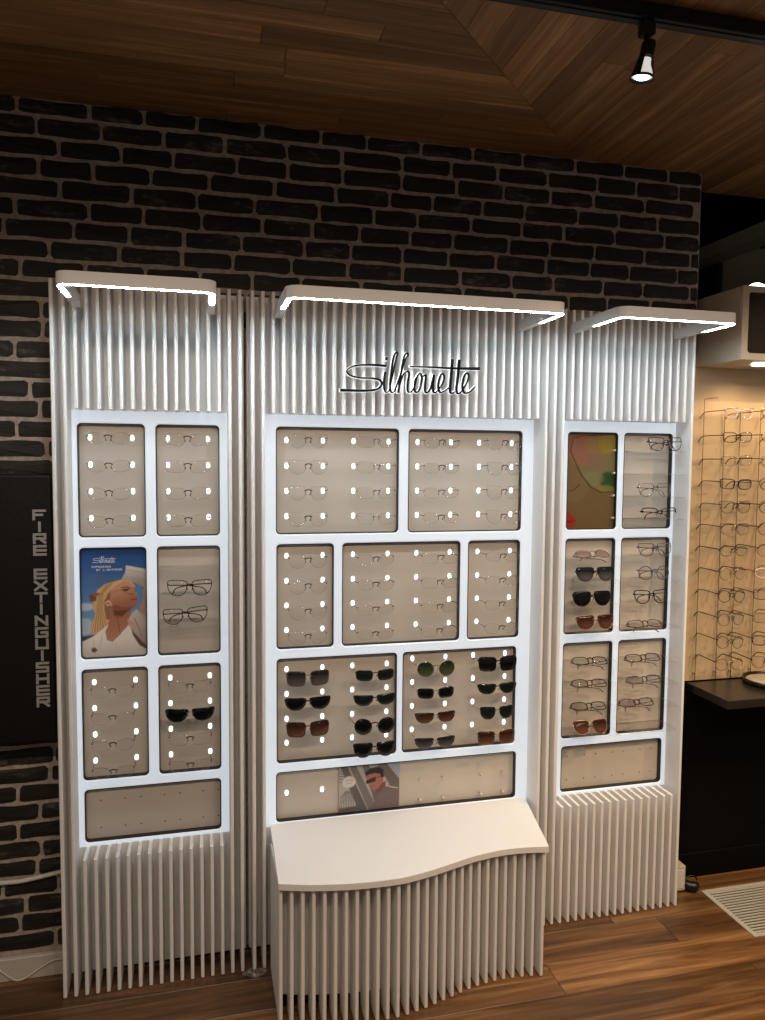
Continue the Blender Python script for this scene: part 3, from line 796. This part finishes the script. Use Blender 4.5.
def lens_mesh(shape, mat):
    key = ('L', shape, mat)
    if key in CACHE: return CACHE[key]
    o = outline(shape); n = len(o); vs = []; fs = []
    R = .10
    def dep(x, z): return (x * x + z * z) / (2 * R) - .002
    for k, off in ((1, 0), (.55, 0), (1, .0016), (.55, .0016)):
        vs += [(x * k, dep(x * k, z * k) + off, z * k) for x, z in o]
    c0 = len(vs); vs += [(0, dep(0, 0), 0), (0, dep(0, 0) + .0016, 0)]
    for i in range(n):
        j = (i + 1) % n
        fs += [(i, j, n + j, n + i), (n + i, n + j, c0), (2 * n + i, 2 * n + j, 3 * n + j, 3 * n + i), (3 * n + i, 3 * n + j, c0 + 1), (i, j, 2 * n + j, 2 * n + i)]
    me = raw('lens', vs, fs, True); me.materials.append(MT[mat]); CACHE[key] = me; return me
def rim_mesh(shape, mat, r, part='full'):
    key = ('R', shape, mat, r, part)
    if key in CACHE: return CACHE[key]
    o = outline(shape, 28); R = .10
    if part == 'top': o = [p for p in o[0:15]]
    P = [(x, (x * x + z * z) / (2 * R) - .001, z) for x, z in o]
    me = tube('rim', P, r, 5, closed=part == 'full'); me.materials.append(MT[mat]); CACHE[key] = me; return me
def glasses(loc, shape, lens, frame, mode='slot', rimr=.0010, part='full', tr=.0009, hinge=.0625, tip=.0585, rot=(0, 0, 0), scale=1, length=.083, lensedge=None, temple_mat=None, fold=1):
    e = empty('sunglasses' if lens.startswith(('s', 'd')) else 'eyeglasses', loc)
    e.rotation_euler = rot; e.scale = (scale,) * 3
    a, b = SHAPES[shape][:2]; cx = GAP + a
    for s in (-1, 1):
        l = mk('lens', lens_mesh(shape, lens), None, e, (s * cx, 0, 0)); l.scale = (s, 1, 1); l.rotation_euler = (0, 0, s * .10)
        q = mk('rim', rim_mesh(shape, lensedge or frame, rimr, part), None, e, (s * cx, 0, 0)); q.scale = (s, 1, 1); q.rotation_euler = (0, 0, s * .10)
    key = ('B', shape, frame, rimr, tr)
    zt = b * .35
    if key not in CACHE:
        bx = GAP + a * .12
        me = tube('bridge', catmull([(-bx, -.0008, zt - .001), (-GAP * .5, -.003, zt + .003), (GAP * .5, -.003, zt + .003), (bx, -.0008, zt - .001)], 3), max(.0018, rimr), 6)
        me.materials.append(MT[frame]); CACHE[key] = me
    mk('bridge', CACHE[key], None, e)
    hx = cx + a * .98; zh = b * .45
    tm = temple_mat or frame
    for s in (-1, 1):
        key = ('T', shape, tm, mode, tr, s, length, tip, fold)
        if key not in CACHE:
            if mode == 'slot':
                P = [(s * hx * .95, .003, zh), (s * (hx + .0015), .005, zh), (s * (hx + .001), .015, zh), (s * tip, length * .6, zh * .6 + .002), (s * tip, length - .0005, .0)]
            elif mode == 'full':
                P = [(s * hx * .95, .003, zh), (s * (hx + .0015), .006, zh), (s * (hx + .001), .03, zh), (s * hx * .97, .095, zh), (s * hx * .94, .120, zh - .004), (s * hx * .91, .138, zh - .022)]
            else:
                zz = zh if s > 0 else zh - .002
                y0 = .012 if s > 0 else .017
                P = [(s * hx * .95, .003, zh), (s * (hx + .001), y0 * .7, zh), (s * (hx - .004), y0, zz), (s * .012, y0 + .006, zz - .002 * fold), (-s * .035, y0 + .006, zz - .010 * fold), (-s * .047, y0 + .004, zz - .026 * fold)]
            C = [tuple(q) for q in catmull(P, 4)]
            me = tube('temple', C, tr, 5); me.materials.append(MT[tm]); CACHE[key] = me
        mk('temple', CACHE[key], None, e)
    key = ('N', shape, frame)
    if key not in CACHE:
        for s in (-1, 1):
            me = tube('nose_pad', [(s * (GAP + .002), .001, zt - .004), (s * (GAP - .001), .006, zt - .006), (s * (GAP - .002), .009, zt - .013)], .0011, 5, [.0006, .001, .0016])
            me.materials.append(MT[frame]); CACHE[('N', shape, frame, s)] = me
        CACHE[key] = 1
    for s in (-1, 1): mk('nose_pad', CACHE[('N', shape, frame, s)], None, e)
    return e
ROWS = ['top', 'second', 'third', 'bottom']
YG = Y_BRD - .083
def rimless(xs, zs, where, shape='oval', frame='wire', col='', skip=(), drop=.004):
    for i, z in enumerate(zs):
        if i in skip: continue
        g = glasses(((xs[0] + xs[1]) / 2, YG, z - drop), shape, 'lens', frame, rimr=.00055, tip=(xs[1] - xs[0]) / 2, lensedge='lensedge', tr=.0011, rot=(0, random.uniform(-.02, .02), 0))
        tag(g, 'rimless eyeglasses in %s row, %s%s' % (ROWS[i], col, where), 'eyeglasses', 'rimless eyeglasses in the slotted trays')
rimless(LA, ZR1, 'tray above the woman poster', 'oval')
rimless(LB, ZR1, 'tray above the two black round eyeglasses', 'rect')
rimless(LA, ZR3, 'tray below the woman poster', 'oval', 'wire', drop=.008)
rimless(LB, ZR3, 'tray with a single pair of sunglasses', 'rect', 'wire', skip=(1,), drop=.008)
rimless(CA, ZR1, 'wide tray under lettering on woman-poster side', 'panto', 'wire', 'outer column, ')
rimless(CB, ZR1, 'wide tray under lettering on woman-poster side', 'rect', 'steel', 'inner column, ')
rimless(CC, ZR1, 'wide tray under lettering on lens-poster side', 'oval', 'wire', 'inner column, ')
rimless(CD, ZR1, 'wide tray under lettering on lens-poster side', 'panto', 'wire', 'outer column, ')
rimless(CA, ZR2, 'narrow central-unit tray on woman-poster side', 'panto', 'wire', drop=.008)
rimless(CB, ZR2, 'middle tray of central unit', 'oval', 'wire', 'column toward woman poster, ', drop=.008)
rimless(CC, ZR2, 'middle tray of central unit', 'rect', 'wire', 'column toward lens poster, ', drop=.008)
rimless(CD, ZR2, 'narrow central-unit tray on lens-poster side', 'oval', 'wire', drop=.008)
def sun(xs, z, shape, lens, frame, label, rimr=.0008, tr=.0010, drop=.010, dx=0, scale=1, temple=None):
    g = glasses(((xs[0] + xs[1]) / 2 + dx, YG, z - drop), shape, lens, frame, rimr=rimr, tip=(xs[1] - xs[0]) / 2, tr=tr, scale=scale, temple_mat=temple)
    tag(g, label, 'sunglasses', 'sunglasses in the slotted trays')
sun(LB, ZR3[1], 'wrap', 'sblack', 'steel', 'single pair of black rimless sunglasses in tray below black round eyeglasses', drop=.014)
WP, LP = 'sunglasses tray on woman-poster side', 'sunglasses tray on lens-poster side'
sun(CA, ZC6[0], 'square', 'sgrey', 'fgrey', 'grey framed sunglasses with graduated grey lenses, ' + WP, .0016, .0016)
sun(CA, ZC6[1], 'wrap', 'sblack', 'wire', 'black rimless sunglasses between grey and brown framed pairs, ' + WP)
sun(CA, ZC6[2], 'square', 'sbrown', 'fbrown', 'brown framed sunglasses with square brown lenses, ' + WP, .0016, .0016)
sun(CB, ZC6[0], 'rect', 'dgrn', 'wire', 'dark rectangular sunglasses in top row, inner column, ' + WP, drop=.013)
sun(CB, ZC6[1], 'slim', 'dgrn', 'wire', 'dark slim sunglasses in second row, inner column, ' + WP, drop=.013)
sun(CB, ZC6[2], 'round', 'sblack', 'wire', 'round black sunglasses in third row, inner column, ' + WP, drop=.017, scale=1.2)
sun(CB, ZC6[3], 'aviator', 'sblack', 'wire', 'large black aviator sunglasses in bottom row, inner column, ' + WP, drop=.015, scale=1.05)
sun(C7A, ZC7[0], 'round', 'sgreen', 'gold', 'round sunglasses with graduated green lenses, ' + LP, drop=.016, scale=1.15)
sun(C7A, ZC7[1], 'rect', 'sblack', 'steel', 'black rectangular rimless sunglasses below the green round pair, ' + LP, drop=.016)
sun(C7A, ZC7[2], 'slim', 'sbrown', 'steel', 'brown slim rimless sunglasses in third row, ' + LP, drop=.016)
sun(C7A, ZC7[3], 'slim', 'sgrey', 'steel', 'dark graduated slim sunglasses in bottom row, ' + LP, drop=.020)
sun(C7B, ZC7[0], 'square', 'sblack', 'fblack', 'thick square black framed sunglasses, ' + LP, .0022, .0020, drop=.012)
sun(C7B, ZC7[1], 'slim', 'dgrn', 'wire', 'dark green slim sunglasses below thick square black pair, ' + LP, drop=.015)
sun(C7B, ZC7[2], 'panto', 'dgrn', 'steel', 'dark green rounded sunglasses in third row, outer column, ' + LP, drop=.016)
sun(C7B, ZC7[3], 'square', 'sbrown', 'gold', 'brown graduated sunglasses in bottom row, outer column, ' + LP, drop=.020)

def on_shelf(px, zs, shape, lens, frame, label, rimr=.0012, part='full', y=2.312, rx=-.10, flatlay=False, tilt=0, tr=.0016, rz=0, fold=1, edge=None):
    """folded pair resting on a clear shelf"""
    x = ony(px, 510, y).x
    b = SHAPES[shape][1]
    if flatlay: rot = (-.95, tilt, rz); z = zs + b * .62 + .005
    else: rot = (rx, tilt, rz); z = zs + (b + rimr * 1.4) * 1.07 + .0006
    rimr *= 1.4
    g = glasses((x, y, z), shape, lens, frame, 'fold', rimr=rimr, part=part, tr=tr, scale=1.07, rot=rot, fold=fold, lensedge=edge)
    sunny = lens.startswith(('s', 'd'))
    tag(g, label, 'sunglasses' if sunny else 'eyeglasses', 'folded pairs on the clear shelves')
T1 = 'shelf of tray beside woman poster'
on_shelf(189.0, ZS2[1], 'panto', 'lens', 'fblack', 'folded black round eyeglasses on upper occupied ' + T1, .0009)
on_shelf(184.5, ZS2[2], 'panto', 'lens', 'fblack', 'folded black round eyeglasses on lower occupied ' + T1, .0009, tilt=-.06)
T2 = 'tray beside lens poster'
on_shelf(664, ZS1[0], 'panto', 'lens', 'fwine', 'thin dark red rounded eyeglasses on top shelf, ' + T2, .0009)
on_shelf(655, ZS1[2], 'panto', 'lens', 'steel', 'pale wire eyeglasses on third shelf, ' + T2, .0008)
on_shelf(660, ZS1[3], 'rect', 'lens', 'fblack', 'black browline eyeglasses on bottom shelf, ' + T2, .0013, 'top')
T3 = 'tray below lens poster'
on_shelf(594, ZS2[0], 'oval', 'srose', 'frose', 'rose sunglasses lying flat on top shelf, ' + T3, .0011, flatlay=True)
on_shelf(597.5, ZS2[1], 'aviator', 'sgrey', 'fblack', 'black browline sunglasses with graduated lenses on second shelf, ' + T3, .0012, 'top')
on_shelf(595, ZS2[2], 'aviator', 'sblack', 'fblack', 'black sunglasses on third shelf, ' + T3, .0013)
on_shelf(599, ZS2[3], 'aviator', 'sbrown', 'frose', 'brown sunglasses on bottom shelf, ' + T3, .0013)
T4 = 'tray below red eyeglasses'
T4 = 'middle tray beside stacked sunglasses'
on_shelf(657, ZS2[0], 'panto', 'lens', 'fslate', 'slate rounded eyeglasses on top shelf, ' + T4, .0009)
on_shelf(656.5, ZS2[1], 'round', 'lens', 'fslate', 'round dark wire eyeglasses on second shelf, ' + T4, .0011)
on_shelf(654.5, ZS2[2], 'panto', 'lens', 'fblack', 'black round browline eyeglasses on third shelf, ' + T4, .0013)
on_shelf(649, ZS2[3], 'half', 'lens', 'fwine', 'dark red eyeglasses lying flat on bottom shelf, ' + T4, .0010, flatlay=True)
T5 = 'tray above wide empty tray, sunglasses side'
for i, c in enumerate(('fblack', 'fwine', 'fblack')):
    on_shelf(594.5, ZS3[i], 'half', 'lens', c, ('black half-rim', 'dark red', 'black')[i] + ' eyeglasses lying on %s shelf above the folded brown sunglasses' % ROWS[i], .0012, flatlay=True, tilt=.03)
on_shelf(597, ZS3[3], 'panto', 'sbrown', 'frose', 'rounded brown sunglasses on lowest shelf under three dark eyeglasses', .0010, rx=-.45)
on_shelf(648, ZS3[0], 'half', 'lens', 'fwine', 'dark red eyeglasses lying on top shelf of lowest end tray', .0012, flatlay=True)
on_shelf(650, ZS3[1], 'half', 'lens', 'fslate', 'slate eyeglasses lying on second shelf of lowest end tray', .0012, flatlay=True)
on_shelf(643, ZS3[2], 'half', 'lens', 'fwine', 'thin wine eyeglasses lying on third shelf of lowest end tray', .0012, flatlay=True)

# ------------------------------------------------------------------ tan wall on the right: rods, eyewear, cabinet, shelf
NTH = ['first', 'second', 'third', 'fourth', 'fifth', 'sixth', 'seventh', 'eighth', 'ninth', 'tenth', 'eleventh', 'twelfth']
ROWPX = [411, 435, 458.5, 482, 505, 527, 549, 571.5, 594, 617, 640, 662]
STY = [('oval', 'fpearl', .0016, 'fred'), ('rect', 'fblack', .0010, None), ('rect', 'gold', .0008, 'fwine'), ('rect', 'fnavy', .0014, None), ('panto', 'wire', .0008, 'fblack'), ('panto', 'gold', .0008, 'fwine'),
       ('oval', 'wire', .0007, 'fblack'), ('round', 'gold', .0008, 'wire'), ('round', 'fnavy', .0010, None), ('round', 'fslate', .0009, 'fnavy'), ('round', 'wire', .0008, 'fblack'), ('round', 'gold', .0008, 'wire')]
COLN = dict(fpearl='pearl white', fblack='black', gold='gold wire', fnavy='navy', wire='dark wire', fslate='slate')
gx = ony(736, 500, 2.315).x
for c in range(2):
    for i, v in enumerate(ROWPX):
        sh, fr, r, tm = STY[(i + 5 * c) % 12]
        z = ony(736, v, 2.315).z
        g = glasses((gx + c * .158, 2.315, z - .008), sh, 'lens', fr, 'full', rimr=r * 1.3, tr=.0018, temple_mat=tm, rot=(0.0, random.uniform(-.05, .05), random.uniform(-.06, .06)))
        tag(g, '%s eyeglasses on tan wall, %s row down, %s' % (COLN[fr], NTH[i], 'column beside white unit' if c == 0 else 'column farther from white unit'), 'eyeglasses', 'eyeglasses on the tan wall')
for c in range(2):
    rd = tag(empty('display_rod', (0, 0, 0)), 'thin bronze upright rod on tan wall, %s' % ('beside white unit' if c == 0 else 'in place of shadow lines behind farther eyeglasses'), 'rod', 'uprights on the tan wall')
    for k, dx in enumerate((-.045, .045)):  # farther uprights stand in for thin shadow lines on the wall
        x = gx + c * .158 + dx
        top = 1.835 if (k == 0 and c == 0) else 1.80
        mk('upright', tube('upright', [(x, 2.448, .772), (x, 2.448, top - .006), (x, 2.446, top), (x, 2.440, top + .003), (x, 2.375, top + .003)], .0014, 6), 'gold', rd)
        mk('foot', tube('foot', [(x, 2.4595, .80), (x, 2.448, .80)], .003, 6), 'gold', rd)
    for i, v in enumerate(ROWPX):
        z = ony(736, v, 2.315).z
        mk('clear_bar', box('clear_bar', (gx + c * .158 - .065, 2.424, z - .0065), (gx + c * .158 + .065, 2.450, z - .0040)), 'acry', rd)

cab = tag(empty('wall_cabinet', (1.798, 2.46, 1.955)), 'cream wall cabinet with dark inset door above the tan wall', 'cabinet')
def child(name, me, mat, par):
    o = mk(name, me, mat, par); o.location = -par.location; return o
child('body', box('body', (1.798, 2.2285, 1.955), (2.62, 2.4595, 2.203), .002), 'cream', cab)
fr = rrect(1.822, 2.55, 1.977, 2.182, .012); ou = [(1.798, 1.955), (2.62, 1.955), (2.62, 2.203), (1.798, 2.203)]
tri = tessellate_polygon([[Vector((x, z, 0)) for x, z in ou], [Vector((x, z, 0)) for x, z in fr[::-1]]])
allp = ou + fr[::-1]; n = len(fr)
vs = [(x, 2.220, z) for x, z in allp] + [(x, 2.228, z) for x, z in allp]
m = len(allp)
fs = [tuple(t) for t in tri] + [tuple(k + m for k in t) for t in tri] + [(i, (i + 1) % 4, m + (i + 1) % 4, m + i) for i in range(4)] + [(4 + i, 4 + (i + 1) % n, m + 4 + (i + 1) % n, m + 4 + i) for i in range(n)]
child('front_frame', raw('front_frame', vs, fs), 'cream', cab)
child('door', prism_y('door', rrect(1.823, 2.549, 1.978, 2.181, .012), 2.2245, 2.2283), 'screen', cab)
for x in (1.945, 2.20, 2.45):
    pk = mk('downlight', lathe('downlight', [(0, -.006), (.026, -.006), (.030, -.005), (.030, .0), (0, 0)], 20), 'bulb', cab, (x - 1.798, 2.30 - 2.46, -.0005))
    spot('cabinet_lamp', (x, 2.30, 1.942), (x, 2.36, 1.0), 3, 150, (1, .70, .40), .6, .025)
up_l = mk('uplight', lathe('uplight', [(0, .024), (.014, .022), (.026, .015), (.032, .004), (.032, 0), (0, 0)], 20), 'bulb', cab, (1.893 - 1.798, 2.275 - 2.46, 2.2035 - 1.955))

tag(mk('wall_shelf', box('wall_shelf', (1.795, 2.215, .738), (3.2, 2.4595, .7695), .002), 'slab'), 'dark brown wall shelf below the tan eyewear wall', 'shelf')
tr_ = tag(empty('tray', (2.10, 2.36, .77)), 'round black tray with pale mat on the dark shelf', 'tray')
mk('body', lathe('body', [(0, .0015), (.085, .0015), (.092, .006), (.096, .020), (.100, .020), (.100, .004), (.094, 0.0003), (0, .0003)], 36), 'blacktray', tr_)
mk('mat', lathe('mat', [(0, .0125), (.0865, .0125), (.0885, .010), (.0885, .006), (0, .006)], 36), 'pad', tr_)

# dark space above the cabinet: ducts seen through the opening
bz = ony(765, 228, 2.65).z
tag(mk('ceiling_beam', box('ceiling_beam', (2.29, 2.60, bz - .01), (2.40, 4.395, bz + .055), .004), 'duct'), 'dim grey beam running back through dark space above cabinet', 'beam')
px0 = ony(723, 260, 3.1).x
tag(mk('partition', box('partition', (px0, 3.1, 2.004), (3.3, 3.14, 2.62), .004), 'olive'), 'dim olive partition in dark space behind cabinet', 'partition')

# ------------------------------------------------------------------ track and spotlights
tk = tag(empty('light_track', (.5, 1.588, Z_CEIL)), 'black ceiling light track above the brick wall', 'track')
mk('rail', box('rail', (-2.2, -.019, -.034), (2.4, .019, -.0005), .002), 'blackm', tk)
mk('conductor_slot', box('conductor_slot', (-2.2, -.006, -.0365), (2.4, .006, -.0335)), 'black', tk)
def head(x, y=1.588, tilt=(0, 0)):
    h = tag(empty('track_spotlight', (x, y, Z_CEIL - .037)), '', 'spotlight')
    mk('adapter', box('adapter', (-.015, -.015, -.036), (.015, .015, -.0), .002), 'blackm', h)
    mk('stem', tube('stem', [(0, 0, -.034), (-.002, 0, -.052), (-.004, .002, -.075)], .006, 8), 'blackm', h)
    hd = mk('housing', lathe('housing', [(0, .006), (.014, .006), (.0165, .0), (.0165, -.034), (.020, -.052), (.0265, -.086), (.0285, -.094), (.0272, -.094), (.0252, -.086), (.0190, -.052), (.0152, -.034), (0, -.03)], 28,
            lambda i, k: (i in (3, 4, 8, 9)) and (18 <= k <= 23)), 'blackm', h, (.006, 0, -.055))
    hd.rotation_euler = (tilt[0], tilt[1], 0)
    mk('reflector', lathe('reflector', [(0.0, -.040), (.0125, -.040), (.0135, -.054), (.0205, -.072), (.0240, -.0865), (.0, -.075)], 24), 'bulbdim', hd)
    mk('lamp', lathe('lamp', [(0, -.0935), (.008, -.093), (.015, -.091), (.0180, -.088), (0, -.0875)], 24), 'bulb', hd)
    h.scale = (.98, .98, .80)
    return h
h1 = head(1.003, tilt=(.14, .09)); h1['label'] = 'black track spotlight with lit lamp hanging below the ceiling track'
spot('track_lamp', (1.0, 1.60, 2.455), (1.06, 2.0, 0), 26, 70)

# ------------------------------------------------------------------ fire extinguisher cover
fx = tag(empty('fire_extinguisher_cover', (-.60, 2.36, .78)), 'black extinguisher cover with stacked grey capital letters on brick wall', 'cover')
child('body', box('body', (-.80, 2.302, .778), (-.409, 2.4085, 1.552), .006, 2), 'leather', fx)
TXT = 'FIRE EXTINGUISHER'
zt_, zb_ = 1.456, .886
st_ = (zt_ - zb_ + .006) / len(TXT)
for i, ch in enumerate(TXT):
    if ch == ' ': continue
    z = zt_ - (i + 1) * st_ + .006
    wd = .020 if ch != 'I' else .020
    v, f = block(ch, -.4550, z - .0010, .0290, st_ - .0102, .0068, 2.2995, 2.3022)
    child('letter', raw('letter', v, f), 'grey', fx)

# ------------------------------------------------------------------ cables, plug, vent, scrap
c1 = [(-1.1, 2.402, .318), (-.75, 2.402, .312), (-.60, 2.402, .316), (-.54, 2.401, .315), (-.48, 2.401, .322), (-.42, 2.402, .330), (-.37, 2.404, .334)]
tag(mk('power_cable', tube('power_cable', [tuple(q) for q in catmull(c1, 5)], .0068, 7), 'cable'), 'white flat cable crossing the brick wall below the extinguisher cover', 'cable')
c2 = [(-1.1, 2.396, .10), (-.72, 2.396, .078), (-.62, 2.396, .058), (-.575, 2.396, .022), (-.553, 2.394, .008), (-.525, 2.394, .012), (-.48, 2.396, .038), (-.445, 2.397, .053), (-.40, 2.397, .054)]
tag(mk('power_cable', tube('power_cable', [tuple(q) for q in catmull(c2, 5)], .0028, 7), 'cable'), 'thin white cable drooping in front of the baseboard', 'cable')
pl = tag(empty('power_adapter', (1.727, 2.40, 0)), 'beige power socket box with black plug lead beside the white unit', 'socket')
child('socket_box', box('socket_box', (1.695, 2.352, .010), (1.752, 2.4085, .104), .004, 2), 'plug', pl)
child('socket_face', box('socket_face', (1.703, 2.3505, .020), (1.746, 2.3525, .092), .001), 'cable', pl)
child('plug', tube('plug', [tuple(q) for q in catmull([(1.752, 2.368, .034), (1.766, 2.356, .026), (1.784, 2.346, .024), (1.802, 2.340, .030)], 4)], .013, 10, [.006, .012, .015, .016, .0165, .017, .0175, .018, .018, .0175, .016, .012, .007]), 'black', pl)
child('lead', tube('lead', [tuple(q) for q in catmull([(1.755, 2.366, .036), (1.772, 2.368, .050), (1.795, 2.366, .052), (1.808, 2.360, .040), (1.800, 2.350, .028)], 5)], .0035, 7), 'black', pl)

vt = tag(empty('floor_vent', (2.2, 2.2, 0)), 'brushed metal slatted floor vent set in the wood floor', 'vent')
VX0, VX1, VY0, VY1 = 1.815, 2.62, 2.065, 2.345
def fr_bar(nm, a, b): child(nm, box(nm, a, b, .001), 'vent', vt)
fr_bar('frame_bar', (VX0, VY0, .0003), (VX1, VY0 + .016, .005)); fr_bar('frame_bar', (VX0, VY1 - .016, .0003), (VX1, VY1, .005))
fr_bar('frame_bar', (VX0, VY0 + .0162, .0003), (VX0 + .018, VY1 - .0162, .005)); fr_bar('frame_bar', (VX1 - .018, VY0 + .0162, .0003), (VX1, VY1 - .0162, .005))
child('backing', box('backing', (VX0 + .018, VY0 + .016, .0002), (VX1 - .018, VY1 - .016, .0008)), 'black', vt)
ns = 17
sl = box('slat', (VX0 + .0182 - 2.2, -.0036, .0009), (VX1 - .0182 - 2.2, .0036, .0045), .0006)
for i in range(ns):
    y = VY0 + .016 + (VY1 - VY0 - .032) * (i + .5) / ns
    mk('slat', sl, 'vent', vt, (0, y - 2.2, 0))
rs = random.Random(3)
bm = bmesh.new(); bmesh.ops.create_icosphere(bm, subdivisions=2, radius=1)
for v_ in bm.verts:
    k_ = rs.uniform(.55, 1.25); v_.co = Vector((v_.co.x * .034 * k_, v_.co.y * .020 * k_, max(.001, .008 + v_.co.z * .009 * k_)))
me = bpy.data.meshes.new('plastic_scrap'); bm.to_mesh(me); bm.free()
tag(mk('plastic_scrap', me, 'scrap', None, (.158, 2.262, 0.0003)), 'crumpled clear plastic scrap on the floor beside the bench', 'scrap')
